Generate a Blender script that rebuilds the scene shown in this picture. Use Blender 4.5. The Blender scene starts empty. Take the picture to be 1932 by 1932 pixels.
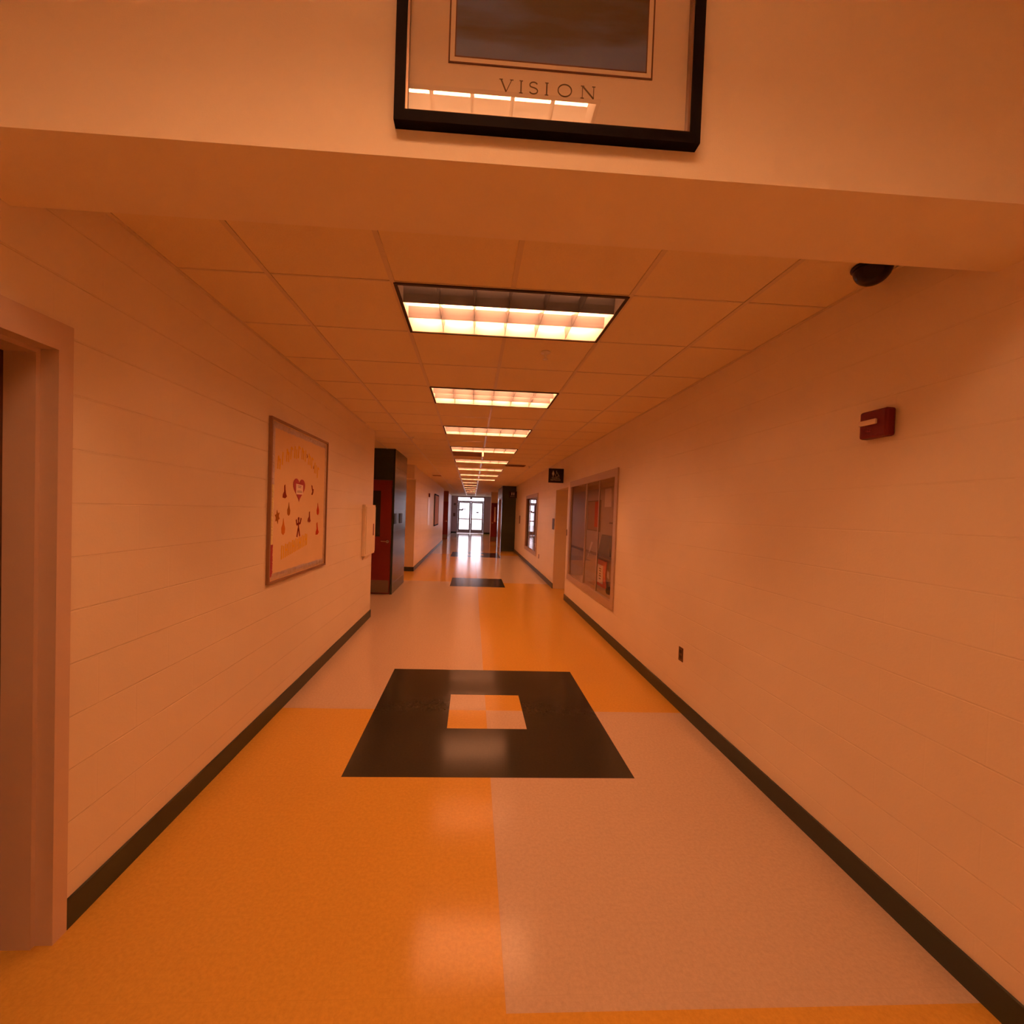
import bpy, bmesh, math, random
from mathutils import Vector, Matrix
random.seed(7)
S = bpy.context.scene
COL = S.collection

# ------------------------------------------------------------------ camera
H = 1.65
YAW, PITCH, ROLL = 0.0500, -0.0237, 0.0356
F, CX, CY = 818.454, 931.662, 986.056
right = Vector((math.cos(YAW), -math.sin(YAW), 0)); fwd = Vector((math.sin(YAW), math.cos(YAW), 0)); up = Vector((0, 0, 1))
f2 = fwd * math.cos(PITCH) + up * math.sin(PITCH)
u2 = -fwd * math.sin(PITCH) + up * math.cos(PITCH)
r3 = right * math.cos(ROLL) + u2 * math.sin(ROLL)
u3 = u2 * math.cos(ROLL) - right * math.sin(ROLL)
cam = bpy.data.cameras.new('camera')
cam.sensor_width = 36; cam.lens = F * 36 / 1932
cam.shift_x = (966 - CX) / 1932; cam.shift_y = (CY - 966) / 1932
cam.clip_start = 0.05; cam.clip_end = 300
co = bpy.data.objects.new('camera', cam); COL.objects.link(co)
m = Matrix((r3, u3, -f2)).transposed().to_4x4(); m.translation = Vector((0, 0, H))
co.matrix_world = m
S.camera = co

# ------------------------------------------------------------------ world (overcast daylight outside) and exposure
DAY = 4.2
w = bpy.data.worlds.new('daylight'); S.world = w; w.use_nodes = True
bg = w.node_tree.nodes['Background']
bg.inputs[0].default_value = (1.0, 0.87, 1.0, 1); bg.inputs[1].default_value = DAY
S.view_settings.view_transform = 'Standard'; S.view_settings.look = 'None'
S.view_settings.exposure = 0.0; S.view_settings.gamma = 1.0; S.view_settings.use_curve_mapping = False
S.cycles.max_bounces = 10; S.cycles.diffuse_bounces = 6; S.cycles.glossy_bounces = 5; S.cycles.transparent_max_bounces = 12
S.cycles.sample_clamp_indirect = 6.0; S.cycles.caustics_reflective = False; S.cycles.caustics_refractive = False
S.cycles.blur_glossy = 0.6
LAMP = 75.0                                   # radiance of a tube
LAMPCOL = (1.0, 0.36, 0.135, 1)

# portal at the exit doors: lets the sky light be sampled through the opening
pl = bpy.data.lights.new('exit_portal', 'AREA'); pl.shape = 'RECTANGLE'; pl.size = 2.1; pl.size_y = 2.8
pl.cycles.is_portal = True
po = bpy.data.objects.new('exit_portal', pl); COL.objects.link(po)
po.location = (-0.13, 32.95, 1.4); po.rotation_euler = (math.radians(-90), 0, 0)

# ------------------------------------------------------------------ dimensions
XL, XR, ZC, ZB = -1.50, 1.84, 2.787, 2.57
YBF, YBB = 1.169, 1.48
ZL = 3.60                                     # lobby ceiling
T = 0.6096
GX, GY = -0.441, 2.229
YE = 32.6

# ------------------------------------------------------------------ materials
def nt(name):
    mt = bpy.data.materials.new(name); mt.use_nodes = True
    return mt, mt.node_tree.nodes, mt.node_tree.links, mt.node_tree.nodes['Principled BSDF']

def mat(name, col, rough=.5, spec=.5, metal=0, bump=0, bscale=200, var=0, vscale=8, coat=0):
    mt, N, L, P = nt(name)
    P.inputs['Roughness'].default_value = rough; P.inputs['Specular IOR Level'].default_value = spec
    P.inputs['Metallic'].default_value = metal; P.inputs['Coat Weight'].default_value = coat
    P.inputs['Coat Roughness'].default_value = .1
    P.inputs['Base Color'].default_value = (*col, 1)
    tc = N.new('ShaderNodeNewGeometry')
    if var:
        n = N.new('ShaderNodeTexNoise'); n.inputs['Scale'].default_value = vscale; n.inputs['Detail'].default_value = 4
        L.new(tc.outputs['Position'], n.inputs['Vector'])
        mx = N.new('ShaderNodeMix'); mx.data_type = 'RGBA'
        mx.inputs[6].default_value = (*[c * (1 - var) for c in col], 1); mx.inputs[7].default_value = (*[min(1, c * (1 + var)) for c in col], 1)
        L.new(n.outputs['Fac'], mx.inputs[0]); L.new(mx.outputs[2], P.inputs['Base Color'])
    if bump:
        n = N.new('ShaderNodeTexNoise'); n.inputs['Scale'].default_value = bscale; n.inputs['Detail'].default_value = 3
        L.new(tc.outputs['Position'], n.inputs['Vector'])
        b = N.new('ShaderNodeBump'); b.inputs['Strength'].default_value = .6; b.inputs['Distance'].default_value = bump
        L.new(n.outputs['Fac'], b.inputs['Height']); L.new(b.outputs['Normal'], P.inputs['Normal'])
    return mt

def block_mat(name, col, axis, rough=.42, joint=.0042, depth=.0019, spec=.5):
    """painted concrete block: running bond joints in relief, laid out on world position"""
    mt, N, L, P = nt(name)
    P.inputs['Roughness'].default_value = rough; P.inputs['Specular IOR Level'].default_value = spec
    g = N.new('ShaderNodeNewGeometry'); sp = N.new('ShaderNodeSeparateXYZ'); cb = N.new('ShaderNodeCombineXYZ')
    L.new(g.outputs['Position'], sp.inputs[0]); L.new(sp.outputs[axis], cb.inputs[0]); L.new(sp.outputs['Z'], cb.inputs[1])
    br = N.new('ShaderNodeTexBrick'); br.offset = .5
    for k, v in (('Scale', 1), ('Mortar Size', joint), ('Mortar Smooth', .6), ('Brick Width', .4064), ('Row Height', .2032)):
        br.inputs[k].default_value = v
    L.new(cb.outputs[0], br.inputs['Vector'])
    n = N.new('ShaderNodeTexNoise'); n.inputs['Scale'].default_value = 90; n.inputs['Detail'].default_value = 5
    L.new(g.outputs['Position'], n.inputs['Vector'])
    n2 = N.new('ShaderNodeTexNoise'); n2.inputs['Scale'].default_value = 2.2; n2.inputs['Detail'].default_value = 2
    L.new(g.outputs['Position'], n2.inputs['Vector'])
    mx = N.new('ShaderNodeMix'); mx.data_type = 'RGBA'
    mx.inputs[6].default_value = (*[c * .95 for c in col], 1); mx.inputs[7].default_value = (*[min(1, c * 1.05) for c in col], 1)
    L.new(n2.outputs['Fac'], mx.inputs[0]); L.new(mx.outputs[2], P.inputs['Base Color'])
    bh = N.new('ShaderNodeTexBrick'); bh.offset = 0                 # bed joints, tooled deeper than the head joints
    for k, v in (('Scale', 1), ('Mortar Size', joint), ('Mortar Smooth', .5), ('Brick Width', 900), ('Row Height', .2032)):
        bh.inputs[k].default_value = v
    L.new(cb.outputs[0], bh.inputs['Vector'])
    b0 = N.new('ShaderNodeBump'); b0.invert = True; b0.inputs['Strength'].default_value = .75; b0.inputs['Distance'].default_value = depth
    L.new(bh.outputs['Fac'], b0.inputs['Height'])
    b1 = N.new('ShaderNodeBump'); b1.invert = True; b1.inputs['Strength'].default_value = .5; b1.inputs['Distance'].default_value = depth * .35
    L.new(br.outputs['Fac'], b1.inputs['Height']); L.new(b0.outputs['Normal'], b1.inputs['Normal'])
    b2 = N.new('ShaderNodeBump'); b2.inputs['Strength'].default_value = .35; b2.inputs['Distance'].default_value = .0012
    L.new(n.outputs['Fac'], b2.inputs['Height']); L.new(b1.outputs['Normal'], b2.inputs['Normal'])
    L.new(b2.outputs['Normal'], P.inputs['Normal'])
    return mt

def tile_mat(name, col, speck, rough=.14):
    """one foot vinyl tiles: mottled chips, hairline joints, waxed"""
    mt, N, L, P = nt(name)
    P.inputs['Roughness'].default_value = rough; P.inputs['Specular IOR Level'].default_value = .16
    g = N.new('ShaderNodeNewGeometry')
    mp = N.new('ShaderNodeMapping'); mp.inputs['Location'].default_value = (-.168, -3.57, 0)
    L.new(g.outputs['Position'], mp.inputs['Vector'])
    n = N.new('ShaderNodeTexNoise'); n.inputs['Scale'].default_value = 60; n.inputs['Detail'].default_value = 6; n.inputs['Roughness'].default_value = .7
    L.new(g.outputs['Position'], n.inputs['Vector'])
    rp = N.new('ShaderNodeValToRGB'); rp.color_ramp.elements[0].position = .3; rp.color_ramp.elements[0].color = (*[c * speck for c in col], 1)
    rp.color_ramp.elements[1].position = .62; rp.color_ramp.elements[1].color = (*[min(1, c * 1.04) for c in col], 1)
    L.new(n.outputs['Fac'], rp.inputs[0])
    br = N.new('ShaderNodeTexBrick'); br.offset = 0
    for k, v in (('Scale', 1), ('Mortar Size', .0012), ('Mortar Smooth', .3), ('Brick Width', .3048), ('Row Height', .3048)):
        br.inputs[k].default_value = v
    L.new(mp.outputs[0], br.inputs['Vector'])
    mx = N.new('ShaderNodeMix'); mx.data_type = 'RGBA'; mx.inputs[7].default_value = (*[c * .93 for c in col], 1)
    L.new(br.outputs['Fac'], mx.inputs[0]); L.new(rp.outputs[0], mx.inputs[6]); L.new(mx.outputs[2], P.inputs['Base Color'])
    n3 = N.new('ShaderNodeTexNoise'); n3.inputs['Scale'].default_value = 3.5; n3.inputs['Detail'].default_value = 3
    L.new(g.outputs['Position'], n3.inputs['Vector'])
    b = N.new('ShaderNodeBump'); b.inputs['Strength'].default_value = .25; b.inputs['Distance'].default_value = .004
    L.new(n3.outputs['Fac'], b.inputs['Height']); L.new(b.outputs['Normal'], P.inputs['Normal'])
    return mt

def glass_mat(name, tint=(.985, .985, .985), ior=1.5, rough=.0, refl=2.3):
    mt, N, L, P = nt(name); N.remove(P)
    t = N.new('ShaderNodeBsdfTransparent'); t.inputs[0].default_value = (*tint, 1)
    g = N.new('ShaderNodeBsdfGlossy'); g.inputs['Roughness'].default_value = rough
    fr = N.new('ShaderNodeFresnel'); fr.inputs['IOR'].default_value = ior
    mx = N.new('ShaderNodeMixShader')
    ge = N.new('ShaderNodeNewGeometry'); ma = N.new('ShaderNodeMath'); ma.operation = 'SUBTRACT'; ma.inputs[0].default_value = 1
    mb = N.new('ShaderNodeMath'); mb.operation = 'MULTIPLY'; mc = N.new('ShaderNodeMath'); mc.operation = 'MULTIPLY'; mc.inputs[1].default_value = refl; mc.use_clamp = True
    L.new(ge.outputs['Backfacing'], ma.inputs[1]); L.new(fr.outputs[0], mb.inputs[0]); L.new(ma.outputs[0], mb.inputs[1]); L.new(mb.outputs[0], mc.inputs[0])
    L.new(mc.outputs[0], mx.inputs[0]); L.new(t.outputs[0], mx.inputs[1]); L.new(g.outputs[0], mx.inputs[2])
    L.new(mx.outputs[0], N['Material Output'].inputs['Surface'])
    return mt

def emit_mat(name, col, s):
    mt, N, L, P = nt(name)
    P.inputs['Base Color'].default_value = (.8, .8, .8, 1)
    P.inputs['Emission Color'].default_value = col; P.inputs['Emission Strength'].default_value = s
    return mt

CREAM = (.80, .70, .575)
M = {}
M['wallx'] = block_mat('painted_block_side', CREAM, 'Y')
M['wallr'] = block_mat('painted_block_right', CREAM, 'Y', depth=.0010)
M['wally'] = block_mat('painted_block_cross', CREAM, 'X')
M['plaster'] = mat('painted_drywall', (.82, .72, .59), .6, .4, bump=.0006, bscale=260, var=.03)
M['ceil'] = mat('acoustic_tile', (.80, .69, .50), .9, .2, bump=.002, bscale=220, var=.06, vscale=160)
M['tee'] = mat('ceiling_tee_paint', (.66, .56, .43), .28, .5)
M['beige'] = tile_mat('beige_vinyl_tile', (.55, .43, .33), .88)
M['orange'] = tile_mat('yellow_vinyl_tile', (.60, .345, .065), .88)
M['dark'] = tile_mat('dark_vinyl_tile', (.034, .029, .020), .85)
M['base'] = mat('dark_green_vinyl_base', (.03, .033, .022), .4, .4)
M['greenx'] = block_mat('dark_green_block_side', (.030, .042, .028), 'Y', rough=.22, spec=.6)
M['greeny'] = block_mat('dark_green_block_cross', (.022, .034, .018), 'X', rough=.3)
M['frame'] = mat('steel_frame_paint', (.58, .43, .35), .38, .5, var=.03, vscale=3)
M['red'] = mat('red_stained_door', (.20, .016, .009), .35, .5, var=.08, vscale=4)
M['kick'] = mat('brushed_steel', (.22, .16, .12), .35, .5, metal=.5)
M['steel'] = mat('satin_steel', (.75, .72, .68), .25, .5, metal=1)
M['alum'] = mat('aluminium_frame', (.48, .36, .28), .42, .5, metal=.3)
M['glass'] = glass_mat('clear_glass')
M['glassd'] = glass_mat('case_glass', (.92, .90, .88), 1.5, refl=1.15)
M['dglass'] = mat('dark_wired_glass', (.02, .03, .015), .12, .6)
M['black'] = mat('black_gloss_wood', (.005, .003, .003), .6, .03)
M['lip'] = mat('dark_bronze_lip', (.28, .16, .10), .35, .5, metal=.5)
M['mat'] = mat('cream_mat_board', (.88, .73, .58), .8, .2)
M['matl'] = mat('pale_mat_bevel', (.92, .82, .68), .8, .2)
M['matd'] = mat('dark_mat_line', (.12, .03, .02), .7, .2)
M['ink'] = mat('grey_brown_ink', (.16, .10, .06), .7, .2)
M['lampw'] = mat('reflector_white', (.60, .60, .62), .35, .5)
M['louv'] = mat('louvre_aluminium', (.15, .15, .18), .32, .5)
M['louvw'] = mat('louvre_white', (.88, .88, .88), .32, .5)
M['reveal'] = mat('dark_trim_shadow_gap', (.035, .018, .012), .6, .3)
M['tube'] = emit_mat('fluorescent_tube_lit', LAMPCOL, LAMP)
M['tubel'] = emit_mat('lobby_tube_lit', (1.0, .44, .19, 1), LAMP * 1.42)
M['tubeoff'] = mat('fluorescent_tube_unlit', (.55, .52, .48), .25, .5)
M['strobe'] = mat('red_alarm_plastic', (.13, .004, .003), .5, .3)
M['lens'] = mat('clear_strobe_lens', (.80, .66, .58), .12, .6)
M['dome'] = mat('smoked_dome', (.010, .006, .004), .25, .22)
M['white'] = mat('white_plastic', (.80, .74, .66), .35, .5)
M['brownp'] = mat('brown_plastic_plate', (.11, .045, .022), .45, .4)
M['dbrown'] = mat('dark_receptacle', (.02, .006, .005), .45, .4)
M['sign'] = mat('black_sign_plastic', (.012, .008, .008), .4, .4)
M['signw'] = mat('white_sign_print', (.62, .55, .46), .5, .3)
M['vent'] = mat('dark_vent_face', (.34, .20, .13), .6, .3)
M['paperboard'] = mat('board_paper', (.78, .58, .36), .85, .2, bump=.0006, bscale=30, var=.04, vscale=6)
M['foil'] = mat('crinkled_border', (.62, .52, .46), .28, .6, metal=.55, bump=.012, bscale=28)
M['foily'] = mat('yellow_border_strip', (.78, .66, .22), .3, .6, metal=.3, bump=.01, bscale=40)
M['yellow'] = mat('yellow_cut_paper', (.82, .50, .06), .8, .2)
M['heart'] = mat('crimson_cut_paper', (.42, .07, .10), .75, .2)
M['note'] = mat('pale_note_paper', (.86, .72, .66), .75, .2)
M['leafd'] = mat('dark_red_paper', (.22, .02, .01), .8, .2)
M['leafr'] = mat('bright_red_paper', (.55, .05, .01), .8, .2)
M['leafo'] = mat('orange_paper', (.62, .20, .03), .8, .2)
M['leafb'] = mat('brown_paper', (.34, .12, .02), .8, .2)
M['caseback'] = mat('case_lining', (.52, .37, .28), .7, .3, var=.04)
M['certr'] = mat('red_frame_paper', (.72, .10, .05), .6, .3)
M['pot'] = mat('dark_red_brown_glaze', (.04, .010, .006), .35, .5)
M['grey'] = mat('grey_brown_panel', (.12, .09, .08), .5, .4)
M['concrete'] = mat('outdoor_concrete', (.6, .6, .58), .9, .2, var=.1)
M['cork'] = mat('brown_cork', (.50, .24, .10), .6, .3, var=.25, vscale=40)

# picture print: plain dark sea-like bands
mt, N, L, P = nt('dark_banded_print'); P.inputs['Roughness'].default_value = .5
g = N.new('ShaderNodeNewGeometry'); mp = N.new('ShaderNodeMapping'); mp.inputs['Scale'].default_value = (2.2, 1, 9); mp.inputs['Rotation'].default_value = (0, .12, 0)
L.new(g.outputs['Position'], mp.inputs[0])
n = N.new('ShaderNodeTexNoise'); n.inputs['Scale'].default_value = 1.6; n.inputs['Detail'].default_value = 5; L.new(mp.outputs[0], n.inputs['Vector'])
rp = N.new('ShaderNodeValToRGB'); rp.color_ramp.elements[0].position = .38; rp.color_ramp.elements[0].color = (.055, .038, .022, 1)
rp.color_ramp.elements[1].position = .62; rp.color_ramp.elements[1].color = (.080, .115, .25, 1)
sz = N.new('ShaderNodeSeparateXYZ'); L.new(g.outputs['Position'], sz.inputs[0])
mr = N.new('ShaderNodeMapRange'); mr.inputs[1].default_value = 3.03; mr.inputs[2].default_value = 2.83; mr.inputs[3].default_value = -.22; mr.inputs[4].default_value = .22
L.new(sz.outputs['Z'], mr.inputs[0]); ad = N.new('ShaderNodeMath'); ad.operation = 'ADD'; L.new(mr.outputs[0], ad.inputs[0]); L.new(n.outputs['Fac'], ad.inputs[1])
L.new(ad.outputs[0], rp.inputs[0]); L.new(rp.outputs[0], P.inputs['Base Color']); M['print'] = mt   # printed horizon: brown sky over blue-grey water

# ------------------------------------------------------------------ mesh helpers
class MB:
    def __init__(s): s.bm = bmesh.new(); s.mats = []
    def mi(s, m):
        if m is None: return 0
        if m not in s.mats: s.mats.append(m)
        return s.mats.index(m)
    def box(s, x0, x1, y0, y1, z0, z1, m=None, bev=0):
        x0, x1 = min(x0, x1), max(x0, x1); y0, y1 = min(y0, y1), max(y0, y1); z0, z1 = min(z0, z1), max(z0, z1)
        vs = [s.bm.verts.new((x, y, z)) for x in (x0, x1) for y in (y0, y1) for z in (z0, z1)]
        k = s.mi(m); fs = []
        for q in ((0, 1, 3, 2), (4, 6, 7, 5), (0, 4, 5, 1), (2, 3, 7, 6), (0, 2, 6, 4), (1, 5, 7, 3)):
            f = s.bm.faces.new([vs[i] for i in q]); f.material_index = k; fs.append(f)
        if bev:
            es = list({e for f in fs for e in f.edges})
            r = bmesh.ops.bevel(s.bm, geom=es, offset=bev, segments=2, affect='EDGES', profile=.5)
            for f in r['faces']: f.material_index = k
        return s
    def prism(s, pts, axis, a, b, m=None, bev=0):
        """polygon pts (2D) extruded along axis 'x','y','z' from a to b"""
        def P(p, t):
            if axis == 'x': return (t, p[0], p[1])
            if axis == 'y': return (p[0], t, p[1])
            return (p[0], p[1], t)
        k = s.mi(m)
        A = [s.bm.verts.new(P(p, a)) for p in pts]; B = [s.bm.verts.new(P(p, b)) for p in pts]
        n = len(pts); fs = [s.bm.faces.new(A), s.bm.faces.new(B[::-1])]
        for i in range(n): fs.append(s.bm.faces.new((A[i], B[i], B[(i + 1) % n], A[(i + 1) % n])))
        for f in fs: f.material_index = k
        return s
    def cyl(s, p, q, r, seg=16, r2=None, m=None):
        p = Vector(p); q = Vector(q); d = q - p; r2 = r if r2 is None else r2
        before = set(s.bm.faces)
        bmesh.ops.create_cone(s.bm, cap_ends=True, segments=seg, radius1=r, radius2=r2, depth=d.length,
                              matrix=Matrix.Translation((p + q) / 2) @ d.to_track_quat('Z', 'Y').to_matrix().to_4x4())
        k = s.mi(m)
        for f in s.bm.faces:
            if f not in before: f.material_index = k
        return s
    def lathe(s, prof, c, axis='z', seg=32, m=None, a0=0, a1=2 * math.pi):
        """profile (radius, height) turned about a vertical axis at c"""
        k = s.mi(m); rings = []
        for r, h in prof:
            rings.append([s.bm.verts.new((c[0] + r * math.cos(a0 + (a1 - a0) * i / seg), c[1] + r * math.sin(a0 + (a1 - a0) * i / seg), c[2] + h)) for i in range(seg)])
        for a, b in zip(rings, rings[1:]):
            for i in range(seg):
                f = s.bm.faces.new((a[i], a[(i + 1) % seg], b[(i + 1) % seg], b[i])); f.material_index = k; f.smooth = True
        for rg in (rings[0], rings[-1]):
            try: f = s.bm.faces.new(rg); f.material_index = k
            except ValueError: pass
        return s
    def sheet(s, x0, x1, y0, y1, z, m=None, flip=False):
        v = [s.bm.verts.new(p) for p in ((x0, y0, z), (x1, y0, z), (x1, y1, z), (x0, y1, z))]
        f = s.bm.faces.new(v[::-1] if flip else v); f.material_index = s.mi(m); return s
    def build(s, name, m, parent=None, loc=None):
        if not s.mats: s.mats = [m]
        bmesh.ops.recalc_face_normals(s.bm, faces=s.bm.faces[:]) if getattr(s, 'fix', True) else None
        me = bpy.data.meshes.new(name); s.bm.to_mesh(me); s.bm.free()
        for k in s.mats: me.materials.append(k if k else m)
        o = bpy.data.objects.new(name, me); COL.objects.link(o)
        if parent is not None: o.parent = parent
        if loc: o.location = loc
        return o

def tag(o, label, cat, group=None, kind=None):
    o['label'] = label; o['category'] = cat
    if group: o['group'] = group
    if kind: o['kind'] = kind
    return o
def empty(name, loc, label, cat, group=None, rz=0):
    o = bpy.data.objects.new(name, None); COL.objects.link(o); o.location = loc; o.rotation_euler = (0, 0, rz)
    o.empty_display_size = .1
    return tag(o, label, cat, group)
def struct(mb, name, m):
    o = mb.build(name, m); o['kind'] = 'structure'; return o
def plab(o, l): o['label'] = l; return o
def ribbon(mb, pts, wd, T_, t0, t1):
    """flat stroke of width wd through 2D pts; T_(u,v,t) maps to 3D"""
    for (a, b) in zip(pts, pts[1:]):
        d = Vector((b[0] - a[0], b[1] - a[1])); n = Vector((-d.y, d.x)).normalized() * wd / 2
        q = [(a[0] + n.x, a[1] + n.y), (a[0] - n.x, a[1] - n.y), (b[0] - n.x, b[1] - n.y), (b[0] + n.x, b[1] + n.y)]
        A = [mb.bm.verts.new(T_(u, v, t0)) for u, v in q]; B = [mb.bm.verts.new(T_(u, v, t1)) for u, v in q]
        mb.bm.faces.new(A); mb.bm.faces.new(B[::-1])
        for i in range(4): mb.bm.faces.new((A[i], B[i], B[(i + 1) % 4], A[(i + 1) % 4]))
def disc(mb, c, r, T_, t0, t1, rin=0, a0=0, a1=2 * math.pi, n=20, ry=None):
    ry = ry or r
    pts = [(c[0] + r * math.cos(a0 + (a1 - a0) * i / n), c[1] + ry * math.sin(a0 + (a1 - a0) * i / n)) for i in range(n + 1)]
    if rin: ribbon(mb, pts, rin, T_, t0, t1); return
    pts = pts[:-1]
    A = [mb.bm.verts.new(T_(u, v, t0)) for u, v in pts]; B = [mb.bm.verts.new(T_(u, v, t1)) for u, v in pts]
    mb.bm.faces.new(A); mb.bm.faces.new(B[::-1])
    for i in range(n): mb.bm.faces.new((A[i], B[i], B[(i + 1) % n], A[(i + 1) % n]))
def poly(mb, pts, T_, t0, t1):
    A = [mb.bm.verts.new(T_(u, v, t0)) for u, v in pts]; B = [mb.bm.verts.new(T_(u, v, t1)) for u, v in pts]; n = len(pts)
    mb.bm.faces.new(A); mb.bm.faces.new(B[::-1])
    for i in range(n): mb.bm.faces.new((A[i], B[i], B[(i + 1) % n], A[(i + 1) % n]))
def text_part(txt, size, mw, m, parent, name='lettering', ext=.0008):
    c = bpy.data.curves.new(name, 'FONT'); c.body = txt; c.size = size; c.align_x = 'CENTER'; c.align_y = 'CENTER'; c.extrude = ext
    t = bpy.data.objects.new('tmp', c); COL.objects.link(t)
    dg = bpy.context.evaluated_depsgraph_get(); me = bpy.data.meshes.new_from_object(t.evaluated_get(dg))
    bpy.data.objects.remove(t); me.transform(mw); me.materials.clear(); me.materials.append(m)
    o = bpy.data.objects.new(name, me); COL.objects.link(o); o.parent = parent; return o

# ------------------------------------------------------------------ floor
Y0 = -4.0
xs = [-3.2, XL, .168 - .9144, .168 - .6096, .168 - .3048, .168, .168 + .3048, .168 + .6096, .168 + .9144, XR, 3.3]
sq = [(3.57, .9144, .3048), (10.12, .6096, 0), (16.62, .9144, .3048)]
ys = sorted({Y0, 1.385, 3.57, 10.12, 16.62, YE, *[c + s * d for c, a, b in sq for d in (a, b) for s in (-1, 1) if d]})
def floor_kind(x, y):
    for c, a, b in sq:
        if abs(x - .168) < a and abs(y - c) < a and not (abs(x - .168) < b and abs(y - c) < b): return 'dark'
    if y < 1.385: return 'orange'
    k = (0 if y < 3.57 else 1 if y < 10.12 else 2 if y < 16.62 else 3)
    return 'orange' if ((x < .168) == (k % 2 == 0)) else 'beige'
fl = MB(); fl.fix = False
for a, b in zip(xs, xs[1:]):
    for c, d in zip(ys, ys[1:]): fl.sheet(a, b, c, d, 0, M[floor_kind((a + b) / 2, (c + d) / 2)])
struct(fl, 'floor', M['beige'])

# ------------------------------------------------------------------ walls
wl = MB()
wl.box(XL - .2, XL, Y0, .73, 0, ZL); wl.box(XL - .2, XL, 1.68, YBB, 0, ZL) if False else None
wl.box(XL - .2, XL, .73, 1.65, 2.19, ZL)
wl.box(XL - .2, XL, 1.65, 6.62, 0, ZL)
struct(wl, 'wall_left', M['wallx'])
w2 = MB()
w2.box(-3.2, -2.52, 8.4, 8.6, 0, ZC + .02); w2.box(-2.52, -1.53, 8.4, 8.6, 2.215, ZC + .02)
struct(w2, 'wall_left_alcove', M['greeny'])
w2 = MB(); w2.box(-1.53, XL, 8.4, 9.85, 0, ZC + .02)
struct(w2, 'wall_left_green', M['greenx'])
w2 = MB(); w2.box(-3.2, -1.53, 9.65, 9.85, 0, ZC + .02); w2.box(-3.2, -1.73, 11.65, 11.85, 0, ZC + .02)
w2.box(-3.2, -1.51, 11.2, 11.65, 2.44, ZC + .02)
struct(w2, 'wall_left_recess', M['wally'])
w2 = MB(); w2.box(-1.73, -1.53, 11.65, 22.8, 0, ZC + .02); struct(w2, 'wall_left_far', M['wallx']); w2 = MB(); w2.box(-1.78, -1.58, 25.5, YE, 0, ZC + .02); struct(w2, 'wall_left_end', block_mat('block_pink_daylight_tint', (.70, .56, .60), 'Y')); w2 = MB()  # left end wall: pink cast of the daylight put into its colour
w2.box(-3.4, -3.2, 6.42, 30, 0, ZC + .02)
struct(w2, 'wall_left_outer', M['wallx'])
w2 = MB(); w2.box(-3.2, XL - .2, 6.42, 6.62, 0, ZC + .02); w2.box(-3.2, -1.73, 22.6, 22.8, 0, ZC + .02)
struct(w2, 'wall_left_return', M['wally'])
w2 = MB(); w2.box(-3.2, -1.41, 25.3, 25.5, 0, ZC + .02)
struct(w2, 'wall_left_pier', mat('brown_painted_block', (.33, .10, .05), .35))
# room behind the left door, closed box
w2 = MB(); w2.box(-2.6, -2.5, .2, 2.2, 0, 2.6); w2.box(-2.5, XL - .2, .2, .3, 0, 2.6); w2.box(-2.5, XL - .2, 2.1, 2.2, 0, 2.6); w2.box(-2.6, XL - .2, .2, 2.2, 2.6, 2.7)
struct(w2, 'wall_side_room', M['plaster'])

C1 = (5.50, 8.05, .52, 2.20); C2 = (12.25, 14.75, .52, 2.17)       # the wall openings of the two display cases
w2 = MB()
w2.box(XR, XR + .2, Y0, C1[0], 0, ZL); w2.box(XR, XR + .2, C1[0], C1[1], 0, C1[2]); w2.box(XR, XR + .2, C1[0], C1[1], C1[3], ZL)
w2.box(XR, XR + .2, C1[1], 8.34, 0, ZL); w2.box(XR, XR + .2, 8.34, 9.56, 2.19, ZL)
struct(w2, 'wall_right', M['wallr'])
w2 = MB()
w2.box(XR, XR + .2, 9.56, C2[0], 0, ZC + .02); w2.box(XR, XR + .2, C2[0], C2[1], 0, C2[2]); w2.box(XR, XR + .2, C2[0], C2[1], C2[3], ZC + .02)
w2.box(XR, XR + .2, C2[1], YE, 0, ZC + .02)
struct(w2, 'wall_right_far', M['wallx'])
w2 = MB(); w2.box(XR + .2, 3.3, 9.56, 9.7, 0, 2.3); w2.box(XR + .2, 3.3, 8.2, 8.34, 0, 2.3); w2.box(3.3, 3.4, 8.2, 9.7, 0, 2.3); w2.box(XR + .2, 3.4, 8.2, 9.7, 2.3, 2.4)
struct(w2, 'wall_vestibule', M['wally'])
w2 = MB(); w2.box(1.25, XR, 18.5, 18.6, 0, ZC + .02)
struct(w2, 'wall_right_green', M['greeny'])
w2 = MB(); w2.box(1.25, 1.45, 18.6, 18.95, 0, ZC + .02); w2.box(1.25, 1.45, 18.95, 20.6, 2.27, ZC + .02); w2.box(1.25, 1.45, 20.6, 21.6, 0, ZC + .02)
struct(w2, 'wall_right_green_side', M['greenx'])
w2 = MB(); w2.box(1.02, XR, 24.35, 24.55, 0, ZC + .02)
struct(w2, 'wall_right_pier', M['wally'])
# end wall around the exit doors
w2 = MB(); w2.box(-1.8, -1.15, YE, YE + .25, 0, ZC + .1); w2.box(.89, XR + .2, YE, YE + .25, 0, ZC + .1); w2.box(-1.15, .89, YE, YE + .25, 2.75, ZC + .1)
struct(w2, 'wall_end', block_mat('block_mauve_daylight_tint', (.42, .33, .37), 'X'))  # end wall colour carries the mauve cast of the exit daylight
w2 = MB(); w2.box(-1.8, XR + .2, Y0 - .2, Y0, 0, ZL)
struct(w2, 'wall_lobby', M['plaster'])
w2 = MB(); w2.box(XL, XR, YBF, YBB, ZB, ZL)
struct(w2, 'wall_beam', M['plaster'])
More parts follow.
